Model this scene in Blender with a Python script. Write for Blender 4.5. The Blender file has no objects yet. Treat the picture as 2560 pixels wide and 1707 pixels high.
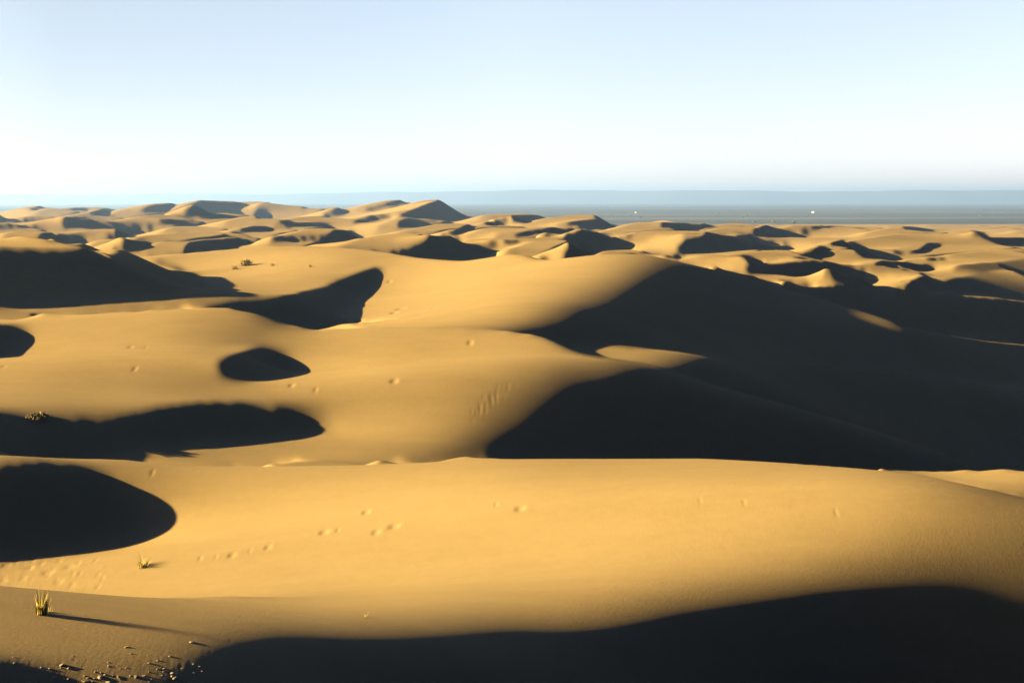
import bpy, bmesh, math, random
import numpy as np
from mathutils import Vector
scene = bpy.context.scene
# ------------------------------------------------------------------ camera, sky, sun, exposure
SUN_EL = math.atan(0.27)                 # low evening sun, straight from the left
cam_data = bpy.data.cameras.new("camera")
camera = bpy.data.objects.new("camera", cam_data)
scene.collection.objects.link(camera)
cam_data.sensor_width = 36.0
cam_data.lens = 36.0
cam_data.shift_y = -(1707 / 2 - 501.0) / 2560.0      # level camera, horizon kept high in the frame
cam_data.clip_start = 0.1
cam_data.clip_end = 120000.0
camera.location = (0, 0, 0)
camera.rotation_euler = (math.radians(90), 0, 0)
scene.camera = camera

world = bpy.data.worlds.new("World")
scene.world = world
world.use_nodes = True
wn, wl = world.node_tree.nodes, world.node_tree.links
wn.clear()
sky = wn.new("ShaderNodeTexSky")
sky.sky_type = 'NISHITA'
sky.sun_disc = False
sky.sun_elevation = SUN_EL
sky.sun_rotation = math.radians(-90)
sky.altitude = 800
sky.air_density = 1.0
sky.dust_density = 0.4
sky.ozone_density = 2.0
bg = wn.new("ShaderNodeBackground")
bg.inputs["Strength"].default_value = 0.0515
# sky bright low over the desert, dimmed overhead beyond nature to darken the shadows
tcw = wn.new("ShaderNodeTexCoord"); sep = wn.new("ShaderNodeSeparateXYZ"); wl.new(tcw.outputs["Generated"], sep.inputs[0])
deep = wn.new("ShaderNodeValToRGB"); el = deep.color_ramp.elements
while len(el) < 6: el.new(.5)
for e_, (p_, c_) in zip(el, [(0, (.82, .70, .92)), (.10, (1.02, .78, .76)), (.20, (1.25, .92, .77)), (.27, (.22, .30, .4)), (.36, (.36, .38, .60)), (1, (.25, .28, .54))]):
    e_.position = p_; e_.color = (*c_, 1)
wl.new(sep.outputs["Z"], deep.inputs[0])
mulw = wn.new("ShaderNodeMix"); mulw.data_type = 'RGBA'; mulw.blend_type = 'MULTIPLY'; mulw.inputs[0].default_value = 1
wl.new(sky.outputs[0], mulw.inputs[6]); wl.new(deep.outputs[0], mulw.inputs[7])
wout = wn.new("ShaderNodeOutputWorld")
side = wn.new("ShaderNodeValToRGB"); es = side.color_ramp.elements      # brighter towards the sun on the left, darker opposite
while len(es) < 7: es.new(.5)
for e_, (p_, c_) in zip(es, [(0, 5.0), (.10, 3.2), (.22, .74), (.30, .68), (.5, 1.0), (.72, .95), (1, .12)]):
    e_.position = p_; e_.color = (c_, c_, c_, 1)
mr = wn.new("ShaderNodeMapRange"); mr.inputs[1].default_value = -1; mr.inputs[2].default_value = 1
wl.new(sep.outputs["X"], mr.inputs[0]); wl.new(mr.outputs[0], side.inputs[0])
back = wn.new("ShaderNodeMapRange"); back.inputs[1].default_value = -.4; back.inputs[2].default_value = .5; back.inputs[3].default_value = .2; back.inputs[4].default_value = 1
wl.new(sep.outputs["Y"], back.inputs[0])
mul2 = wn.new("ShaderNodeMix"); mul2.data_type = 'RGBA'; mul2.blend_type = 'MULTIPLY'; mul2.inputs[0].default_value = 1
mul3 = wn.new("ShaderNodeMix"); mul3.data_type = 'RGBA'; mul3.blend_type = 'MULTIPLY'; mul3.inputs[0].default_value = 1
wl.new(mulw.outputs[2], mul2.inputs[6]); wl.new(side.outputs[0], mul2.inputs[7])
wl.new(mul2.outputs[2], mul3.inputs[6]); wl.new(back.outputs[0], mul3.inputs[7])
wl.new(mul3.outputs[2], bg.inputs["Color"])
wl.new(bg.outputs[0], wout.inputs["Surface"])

sun_data = bpy.data.lights.new("sun", 'SUN')
sun_data.energy = 5.0
sun_data.angle = math.radians(0.55)
sun_data.color = (1.0, 0.745, 0.335)
sun = bpy.data.objects.new("sun", sun_data)
scene.collection.objects.link(sun)
sun.rotation_euler = Vector((math.cos(SUN_EL), 0, -math.sin(SUN_EL))).to_track_quat('-Z', 'Y').to_euler()

vs = scene.view_settings
vs.view_transform = 'Standard'
vs.look = 'None'
vs.exposure = 2.7
vs.gamma = 1.0
scene.cycles.volume_bounces = 0
scene.cycles.max_bounces = 5
scene.cycles.diffuse_bounces = 0
scene.cycles.transparent_max_bounces = 8
# ------------------------------------------------------------------ dune relief, solved from crests and light
T=0.27; SHB=0.05; PAR=dict(seed=518610,jit=0.0,hb=.12); Y0=501.0; F=2560.0
def tps_fit(P,val,sx=2.2,reg=30.0):
    P=np.array(P,float)/np.array([sx,1.0]); n=len(P)
    r2=((P[:,None]-P[None])**2).sum(-1); K=np.where(r2>0,0.5*r2*np.log(np.maximum(r2,1e-9)),0)
    A=np.zeros((n+3,n+3)); A[:n,:n]=K+reg*np.eye(n)*100; A[:n,n]=1;A[:n,n+1:]=P;A[n,:n]=1;A[n+1:,:n]=P.T
    w=np.linalg.solve(A,np.concatenate([val,[0,0,0]]))
    return P,w,sx
def tps_eval(m,X,Y):
    P,w,sx=m; n=len(P); X=X/sx
    out=w[n]+w[n+1]*X+w[n+2]*Y
    for i in range(n):
        r2=(X-P[i,0])**2+(Y-P[i,1])**2+1e-6
        out=out+w[i]*0.5*r2*np.log(r2)
    return out
def inpoly(X,Y,poly):
    p=np.array(poly,float); c=np.zeros(X.shape,bool); j=len(p)-1
    for i in range(len(p)):
        xi,yi=p[i];xj,yj=p[j]
        if yi!=yj:
            c^=((yi>Y)!=(yj>Y))&(X<(xj-xi)*(Y-yi)/(yj-yi)+xi)
        j=i
    return c
# ---- crests: (X, Y, d, hard)  near to far
CR=[
 # near flank brink
 [(-700,1480,36,1),(0,1497,38,1),(300,1497,39,1),(550,1490,40,1),(700,1480,41,0),(1200,1500,44,0),(1700,1480,48,0),(2560,1420,52,0),(3000,1420,53,0)],
 # foreground dune
 [(-700,1110,57,1),(0,1129,58,1),(163,1142,60,1),(305,1142,61,1),(345,1130,62,0),(800,1120,71,0),(1100,1125,70.5,0),(1170,1138,71,0),(1235,1145,70,1),(1280,1148,69.2,1),(1524,1147,65,1),(1770,1146,60.8,1),(1955,1156,57.2,1),(2150,1171,54.8,1),(2281,1184,53,1),(2412,1213,51,1),(2543,1249,48.5,1),(2900,1340,44,1)],
 # small dune behind it at the right
 [(-700,1090,57.6,0),(0,1100,58.6,0),(345,1120,62.6,0),(800,1120,71.6,0),(1170,1150,71.6,0),(1280,1150,69.8,0),(1524,1160,65.6,0),(1770,1165,61.4,0),(1955,1175,57.8,0),(2160,1190,55.4,0),(2230,1182,78,1),(2314,1176,77,1),(2401,1173,76,1),(2543,1172,75,1),(2900,1180,74,1)],
 # middle dune
 [(-700,800,126,1),(0,803,128,1),(218,784,130,1),(435,773,131,1),(626,774,130,1),(690,802,128,1),(730,816,127.4,1),(789,820,127,1),(876,818,127,1),(1088,818,125,1),(1280,829,123,1),(1334,835,122,1),(1389,852,120,1),(1443,880,118,1),(1498,900,116,1),(1574,914,115,1),(1715,958,114,1),(1933,1018,114,1),(2151,1061,113,1),(2314,1122,112,1),(2412,1160,111,1),(2800,1240,110,0)],
 # dark dune with a lit top behind it
 [(-700,830,150,0),(1000,830,150,0),(1400,872,136,0),(1465,871,136,1),(1579,868,137,1),(1715,878,142,1),(1879,899,158,1),(2096,917,182,1),(2396,950,203,1),(2543,968,207,1),(2900,1000,208,1)],
 # far ridge of the near field
 [(-700,635,290,1),(0,629,292,1),(71,625,292,1),(163,630,290,1),(231,634,288,1),(321,641,285,1),(381,638,284,1),(463,632,286,1),(544,625,290,1),(640,616,295,1),(722,617,292,1),(830,619,286,1),(912,626,276,1),(972,633,268,1),(1035,645,258,1),(1103,650,250,1),(1157,654,243,1),(1211,645,240,1),(1280,634,238,1),(1321,640,234,1),(1348,650,231,1),(1367,652,230,1),(1416,645,230,1),(1490,637,231,1),(1579,634,231,1),(1640,642,230,1),(1715,659,229,1),(1792,674,229,1),(1906,707,230,1),(2042,745,232,1),(2129,772,229.5,1),(2200,793,224,1),(2260,814,219,1),(2341,833,223,1),(2450,850,232,1),(2548,861,241,1),(2900,880,262,1)],
]
VALL=[[(1450,1172,74),(1650,1178,76.5),(1850,1186,78),(2020,1192,79),(2170,1193,79.5)],[(2150,1197,59),(2300,1228,58.5),(2412,1262,57),(2543,1300,55),(2700,1350,52),(2900,1410,50)]]   # hollows hidden behind crests
# depth hints (X,Y,d)
HINT=[(0,1600,32.5),(700,1707,31),(1280,1707,31),(1900,1707,31),(2500,1707,31),(600,1300,46),(1000,1300,47),(1700,1300,49),(900,1200,59),
      (900,1050,78),(900,950,96),(300,950,98),(100,1250,49),(100,1420,41),(400,1420,41.5),(2400,1350,44),(2300,1500,38),(1500,1520,38),(1500,1060,92),(1900,1100,98),
      (163,1056,70),(420,1124,70),(327,1037,75),(605,1111,75),(435,1012,80),(735,1092,80),(517,1004,86),(790,1072,86),(599,1006,91),(795,1058,91),
      (2300,1205,58),(2400,1240,57),(2500,1270,55),(2543,1285,54),(2650,1320,52),(2400,1245,62),(2543,1280,60),(2543,1250,65),(2300,1210,64),(600,660,272),(600,700,250),(590,740,208),(570,764,165),(200,680,262),(200,720,232),(200,755,190),(200,775,155),(-60,680,262),(-60,730,228),(-60,775,175),(400,700,254),(400,745,205),(400,765,155),
      (760,700,250),(760,740,212),(780,790,165),(880,720,232),(880,790,170),(1000,720,214),(1000,780,166),(1200,720,204),(1200,780,162),
      (-60,810,121),(93,849,121),(33,887,113),(-100,852,113),(566,890,112),(757,932,112),(640,870,116),(735,900,116),
      (-30,1166,51),(427,1291,51),(98,1156,54),(354,1230,54)]
# light wanted in each layer, (X,Y,G)
LG=[
 [(0,1520,.14),(300,1530,.14),(300,1650,.12),(450,1650,.06),(150,1640,.13),(0,1600,.14),(560,1560,.12),(560,1650,-.08),(700,1600,-.03),(700,1700,-.15),(900,1650,-.12),(1300,1650,-.15),(1700,1620,-.15),(2200,1600,-.18),(2500,1600,-.1),(1000,1540,.16),(1400,1520,.18),(2000,1440,.15),(-300,1550,.2),(-300,1650,.2),(-600,1600,.25),(2560,1440,.08),(800,1520,.24),(1280,1592,-.06),(1700,1560,-.08),(2042,1510,-.1),(2400,1500,-.1),(760,1610,-.05)],
 [(900,1350,.45),(1300,1250,.46),(1700,1250,.48),(1300,1400,.42),(800,1250,.45),(600,1250,.4),(600,1400,.42),(300,1470,.42),(100,1450,.42),(1000,1480,.35),(1500,1450,.33),(1800,1400,.33),(1000,1540,.18),(1400,1520,.18),(600,1500,.35),(2200,1250,.40),(2400,1300,.29),(2500,1350,.22),(2300,1380,.17),(2000,1400,.25),(2400,1430,.06),(1300,1180,.33),(1800,1190,.36),(2200,1210,.30),(2330,1225,.24),(2450,1262,.14),(1000,1170,.36),(300,1165,.24),(450,1200,.32),(600,1160,.3),(1500,1168,.30),(1450,1200,.36),(1150,1160,.34),(480,1290,.45),(-300,1300,.3),(-300,1450,.4),(-300,1200,.2),(50,1150,.22),(900,1125,.2),(600,1135,.28)],
 [(900,1090,.27),(1100,1095,.3),(700,1110,.28),(2350,1190,.3),(2450,1200,.3),(2540,1200,.3),(300,1130,.1),(1500,1150,-.1),(1900,1160,-.1),(2600,1200,.25),(2300,1230,-.1),(2450,1265,-.1),(2543,1285,-.1),(2150,1195,-.1),(2000,1180,-.1),(1250,1112,-.1),(1150,1120,0),(2116,1165,-.12),(2050,1160,-.1),(2190,1174,-.05)],
 [(850,900,.4),(1000,850,.42),(1200,850,.42),(1330,865,.40),(1200,900,.33),(1000,930,.33),(1200,960,.2),(1000,990,.27),(1300,950,.13),(1280,1010,.1),(850,980,.32),(850,1030,.34),(1000,1040,.36),(1150,1060,.27),(100,840,.42),(250,830,.4),(400,800,.42),(600,800,.42),(700,840,.4),(820,840,.42),(300,900,.28),(500,860,.24),(600,845,.16),(450,930,.24),(200,900,.28),(100,950,.27),(300,980,.25),(500,970,.2),(200,1020,.16),(700,985,.28),(800,890,.36),(1450,1000,-.12),(1600,1010,-.2),(1800,1080,-.2),(2100,1115,-.18),(1400,1080,-.1),(1600,926,-.02),(1750,972,-.02),(2150,1066,-.03),(1450,920,.05),(1480,935,.03),(1400,890,.25),(1600,940,-.08),(1900,1012,-.02),(1900,1050,-.15),(2200,1120,-.1),(-300,850,.3),(-300,1000,.25),(-300,1080,.2),(1100,1095,.2),(900,1085,.3),(2400,1170,-.1),(1250,1105,-.04),(1320,1075,-.07),(1390,1035,-.08),(1425,975,-.06),(1200,1078,.14),(1290,1030,.1),(1360,960,.08),(1460,908,.2),(1495,936,.09),(1440,942,.0),(1400,925,.06),(1420,905,.16),(1540,960,-.05),(650,785,.1),(680,810,.05),(705,832,.15),(640,800,.22),(1180,1112,-.05),(1300,1150,-.1),(1450,1150,-.12),(1200,1127,-.03),(1350,1135,-.12),(1250,1135,-.1),(1420,1130,-.12),(1700,1150,-.12),(1250,1108,-.08),(1300,1090,-.08)],
 [(1550,885,.26),(1600,898,.15),(1520,892,.22),(1700,872,.22),(1620,875,.27),(1650,888,.17),(1700,880,.13),(1800,895,-.03),(2000,935,-.16),(2300,1000,-.18),(1500,880,.26),(1700,920,-.07),(2500,1000,-.1),(1900,980,-.18),(1300,840,-.1),(1400,860,-.1)],
 [(600,660,.4),(800,650,.4),(700,690,.36),(620,715,.34),(850,690,.22),(900,650,.26),(950,645,.3),(500,660,.4),(300,770,.1),(500,752,.08),(100,790,.18),(600,745,.09),(450,765,.1),(300,790,.15),(1000,700,.42),(1100,690,.45),(1200,680,.45),(1300,680,.43),(1400,690,.38),(1500,680,.3),(1200,760,.42),(1000,790,.4),(1260,790,.28),(1380,750,.22),(1560,665,.22),(1600,650,.2),(1700,720,-.1),(1500,800,-.12),(1800,800,-.1),(2100,850,-.07),(2400,930,-.05),(1900,735,.0),(1960,740,.05),(2050,762,.12),(2050,790,-.05),(2330,835,-.06),(2400,853,-.1),(2500,872,-.1),(2285,835,-.06),(2170,791,.17),(2220,809,.14),(2140,779,.12),(2190,800,.15),(2255,822,.0),(2105,779,.17),(2150,810,-.05),(2400,860,-.05),(-300,650,.2),(-300,780,.2),(1640,665,.0),(930,800,.38),(1550,850,-.1),(1700,870,-.1),(1950,900,-.08),(2200,920,-.06),(1400,815,-.1),(1350,822,-.06),(1460,790,-.1),(1610,722,-.08),(1660,690,-.05),(1300,805,.2),(1420,745,.15),(1540,725,.08),(1330,827,-.08),(1290,818,.1)],
]
LG[4]=LG[4]+[p for p in LG[5] if p[0]<1450 and p[1]>720]; _n=list(LG[0]); LG[0]=LG[0]+[p for p in LG[1] if p[0]>640 and p[1]>1200]; LG[1]=LG[1]+[p for p in _n if p[0]>640]
SH=[ # cast shadows that end in view: outline, light at the far end
 ([(-260,640),(0,618),(343,640),(348,646),(403,660),(468,674),(512,690),(530,703),(537,714),(524,727),(495,736),(435,746),(327,754),(163,764),(54,775),(0,783),(-260,800)],.42,5),
 ([(500,772),(578,757),(707,739),(816,717),(882,685),(925,671),(947,666),(960,679),(952,707),(925,739),(898,761),(882,794),(873,818),(700,830),(560,790)],.45,5),
 ([(533,917),(571,887),(626,872),(680,873),(724,890),(756,914),(759,931),(724,944),(669,954),(615,950),(566,936)],.42,3),
 ([(-200,1040),(0,1029),(33,1039),(60,1051),(163,1056),(245,1053),(327,1037),(435,1012),(517,1004),(599,1006),(680,1023),(765,1037),(850,1066),(850,1076),(775,1090),(680,1098),(544,1116),(337,1130),(300,1210),(0,1210),(-200,1210)],.42,3),
 ([(-430,1265),(-260,1225),(-120,1185),(-30,1166),(54,1157),(98,1156),(180,1170),(272,1197),(354,1230),(381,1250),(419,1272),(427,1291),(414,1315),(370,1351),(299,1378),(218,1390),(109,1393),(0,1400),(-250,1400),(-430,1390)],.45,1),
 ([(-200,815),(0,808),(44,816),(76,833),(93,849),(76,868),(33,887),(0,897),(-200,915)],.42,3),
 ([(-330,1620),(0,1661),(174,1707),(300,1760),(-330,1800)],.2,0),
]
def pieces(c,Xs,k):
    c=np.array(c,float); return np.interp(Xs,c[:,0],c[:,k])
def solve(nu=150,nv=118,smu=1.0,smv=1.0,smx=1.0,cwt=1.0,iters=10,cg=150,u0=-0.78,u1=0.68,d0=23.,d1=420.,Zinit=None,log=None):
    u=np.linspace(u0,u1,nu); v=np.linspace(np.log(d0),np.log(d1),nv); d=np.exp(v)
    du=u[1]-u[0]; dv=v[1]-v[0]
    Xs=1280+F*u
    U,V=np.meshgrid(u,v); D=np.exp(V); X=1280+F*U
    crd=np.array([pieces(c,Xs,2) for c in CR]); crY=np.array([pieces(c,Xs,1) for c in CR])
    crh=np.array([pieces(c,Xs,3)>0.99 for c in CR]); cra=np.array([pieces(c,Xs,3)>0.6 for c in CR])
    crd=np.maximum.accumulate(crd+np.arange(len(CR))[:,None]*1e-6,0)
    lay=np.zeros((nv,nu),int)
    for k in range(len(CR)): lay+= (V>np.log(crd[k])[None])
    models=[tps_fit([(a,b) for a,b,_ in L],[g for _,_,g in L]) for L in LG]
    if Zinit is None:
        Q=np.zeros((nv,nu))
        for j in range(nu):
            vs=[np.log(d0)]+list(np.log(crd[:,j]))+[np.log(d1)]
            z0=crd[0,j]*(crY[0,j]-Y0)/F
            zs=[z0]+list(crd[:,j]*(crY[:,j]-Y0)/F)+[22.]
            Q[:,j]=np.interp(v,vs,zs)
        Z=Q.copy()
    else: Z=Zinit.copy()
    wS,wUU,wVV,wUV=1.0,0.004,0.004,0.006
    cj=np.arange(nu)
    # anchors
    aw=np.zeros((nv,nu)); aq=np.zeros((nv,nu)); cw=np.zeros((nv,nu))
    for k in range(len(CR)):
        fi=np.clip((np.log(crd[k])-v[0])/dv,1,nv-3); ci=np.floor(fi).astype(int); fr=fi-ci; m=cra[k]
        for o,wgt in ((0,1-fr),(1,fr)):
            ii=ci+o; wg=30.*wgt*nv/88.
            aw[ii[m],cj[m]]=wg[m]; aq[ii[m],cj[m]]=((crY[k]-Y0)/F)[m]
            cw[ii[m],cj[m]]=(3.*wgt)[m]*cwt
    for L in VALL:
        c=np.array(L,float); m=(Xs>=c[0,0])&(Xs<=c[-1,0]); fi=(np.log(np.interp(Xs,c[:,0],c[:,2]))-v[0])/dv; ci=np.round(fi).astype(int)
        aw[ci[m],cj[m]]=16.*nv/88.; aq[ci[m],cj[m]]=((np.interp(Xs,c[:,0],c[:,1])-Y0)/F)[m]
    hr=np.random.RandomState(PAR['seed'])
    for (hx,hy,hd) in HINT:
        hd*=1+PAR['jit']*hr.uniform(-1,1); hy+=160*PAR['jit']*hr.uniform(-1,1)
        i=int(round((np.log(hd)-v[0])/dv)); j=int(round(((hx-1280)/F-u0)/du))
        
        if aw[i,j]==0: aw[i,j]=1.5*nu/110.; aq[i,j]=(hy-Y0)/F
    iD=1.0/D
    aw[-1]=np.maximum(aw[-1],2.); aq[-1]=22./d[-1]
    for it in range(iters):
        Q=Z*iD; Y=Y0+F*Q
        cm=np.minimum.accumulate(Q,0); vis=Q<=cm+1e-4
        G=np.full((nv,nu),.28); 
        for k in range(len(LG)):
            m=(lay==k)
            Yk=Y[m]
            pts=np.array(LG[k]); 
            g=tps_eval(models[k],np.clip(X[m],pts[:,0].min(),pts[:,0].max()),np.clip(Yk,pts[:,1].min()-20,pts[:,1].max()+40))
            G[m]=np.clip(g,-.3,.6)
        wt=np.where(vis,1.0,0.02)
        for poly,ge,k in SH:
            ins=inpoly(X,Y,poly)&((lay==k)|(lay==k+1)&(k==0)|((k==3)&(lay==2))|((k==5)&(lay==4)&(X>570))|((k==1)&(lay==0)))
            for i in np.nonzero(ins.any(1))[0]:
                r=ins[i].astype(np.int8); e=np.diff(np.concatenate([[0],r,[0]]))
                for a,b in zip(np.nonzero(e==1)[0],np.nonzero(e==-1)[0]):
                    n=b-a
                    if n<2: continue
                    tt=(np.arange(n)+.5)/n
                    G[i,a:b]=3*ge*tt*(tt-2/3.); G[i,a:b]-=G[i,a:b].mean()+SHB; wt[i,a:b]=np.where(vis[i,a:b],4.,1.)
        ex=np.where(lay>=len(CR),0.0005,1.0)   # beyond the near field: flat
        rhsU=(T-G)
        # hidden cells kept below the sight line
        hid=(~vis); hinge=(Q<cm+0.012)&hid&False
        tq=cm+0.0
        ws=np.sqrt(wS*wt*ex)
        wsu=0.5*(ws[:,1:]+ws[:,:-1]); gu=0.5*(rhsU[:,1:]+rhsU[:,:-1])
        sUU=smu*0.004/du**2*.1; sVV=smv*0.004/dv**2*.3; sUV=smx*0.004/(du*dv)*.15
        # valley behind each hard crest
        bw=np.zeros_like(Z); bq=np.zeros_like(Z); clampq=np.zeros_like(Z)
        for k in range(len(CR)-0):
            ci=np.clip(np.round((np.log(crd[k])-v[0])/dv).astype(int),1,nv-2)
            nxt=np.full(nu,v[-1])
            for k2 in range(len(CR)-1,k,-1): nxt=np.where(crh[k2],np.log(crd[k2]),nxt)
            for o in range(1,int((.05,.25,.14,PAR['hb'],.05,.14)[k]/dv)+1):
                off=o*dv
                if off<0.03: continue
                ii=np.minimum(np.floor(ci+o+1).astype(int),nv-1); ok=crh[k]&(np.log(crd[k])+off<0.5*(np.log(crd[k])+nxt))
                q0=(crY[k]-Y0)/F; need=q0*(1+0.5*(min(off,.09)-.02))
                lo=Q[ii,cj]<need; mm=ok&lo
                bw[ii[mm],cj[mm]]=5.; bq[ii[mm],cj[mm]]=need[mm]

        def A(Zz):
            q=Zz*iD
            return [wsu*(q[:,1:]-q[:,:-1])/du, sUU*(Zz[:,2:]-2*Zz[:,1:-1]+Zz[:,:-2])*iD[:,1:-1], sVV*(Zz[2:]-2*Zz[1:-1]+Zz[:-2])*iD[1:-1],
                    sUV*(Zz[1:,1:]-Zz[1:,:-1]-Zz[:-1,1:]+Zz[:-1,:-1])*iD[1:,1:], aw*q, bw*q, cw[1:-1]*(q[2:]-q[:-2])/(2*dv)*0.3]
        def AT(R):
            o=np.zeros_like(Z)
            t=R[0]*wsu/du; o[:,1:]+=t; o[:,:-1]-=t
            o+=R[4]*aw; o+=R[5]*bw
            t=R[6]*cw[1:-1]*0.3/(2*dv); o[2:]+=t; o[:-2]-=t
            o*=iD
            t=R[1]*sUU*iD[:,1:-1]; o[:,2:]+=t;o[:,1:-1]-=2*t;o[:,:-2]+=t
            t=R[2]*sVV*iD[1:-1]; o[2:]+=t;o[1:-1]-=2*t;o[:-2]+=t
            t=R[3]*sUV*iD[1:,1:]; o[1:,1:]+=t;o[1:,:-1]-=t;o[:-1,1:]-=t;o[:-1,:-1]+=t
            return o
        b=[wsu*gu,0,0,0,aw*aq,bw*bq,0]
        Ax=A(Z); R=[ (bb-a) for a,bb in zip(Ax,b)]
        r=AT(R)*D**2; x=Z.copy(); p=r.copy(); rr=None   # preconditioned by D^2
        g=AT(R); zz=g*D**2; p=zz.copy(); gz=(g*zz).sum()
        for c in range(cg):
            Ap=A(p); den=sum((a*a).sum() for a in Ap); al=gz/den
            x+=al*p; g=g-al*AT(Ap); zz=g*D**2; g2=(g*zz).sum(); p=zz+g2/gz*p; gz=g2
        rel=0.7 if it<iters-2 else 1.0
        Z=Z+rel*(x-Z)
        if log: print(it,np.abs(x-Z).max(),'res',[float((np.asarray(a-bb)**2).sum()) for a,bb in zip(A(Z),b)])
    cd=crd[1][None]; cl=(X>1420)&(D>cd*1.025)&(D<np.where(X>2190,cd*1.1,84.)); Z=np.where(cl,np.maximum(Z,((crY[1][None]-Y0)/F+.003)*D),Z)   # nothing pokes out behind the foreground crest
    return u,v,Z
def soften(v,Z,n):
    e=np.exp(v)[:,None]; q=Z/e
    for _ in range(n):
        q[1:-1]=.25*q[:-2]+.5*q[1:-1]+.25*q[2:]
    q[:,1:-1]=.25*q[:,:-2]+.5*q[:,1:-1]+.25*q[:,2:]
    return q*e
def refine(u,v,Z,f):
    nu,nv=len(u),len(v); u2=np.linspace(u[0],u[-1],(nu-1)*f+1); v2=np.linspace(v[0],v[-1],(nv-1)*f+1)
    def cub(A,x,x2):
        n=len(x); h=x[1]-x[0]; t=(x2-x[0])/h; i=np.clip(np.floor(t).astype(int),0,n-2); s=t-i
        im=np.maximum(i-1,0); ip=np.minimum(i+2,n-1)
        w0=(1-s)**3/6;w1=(3*s**3-6*s*s+4)/6;w2=(-3*s**3+3*s*s+3*s+1)/6;w3=s**3/6
        return w0[:,None]*A[im]+w1[:,None]*A[i]+w2[:,None]*A[i+1]+w3[:,None]*A[ip]
    Z=cub(Z,v,v2); Z=cub(np.ascontiguousarray(Z.T),u,u2).T
    return u2,v2,np.ascontiguousarray(Z)
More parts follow.
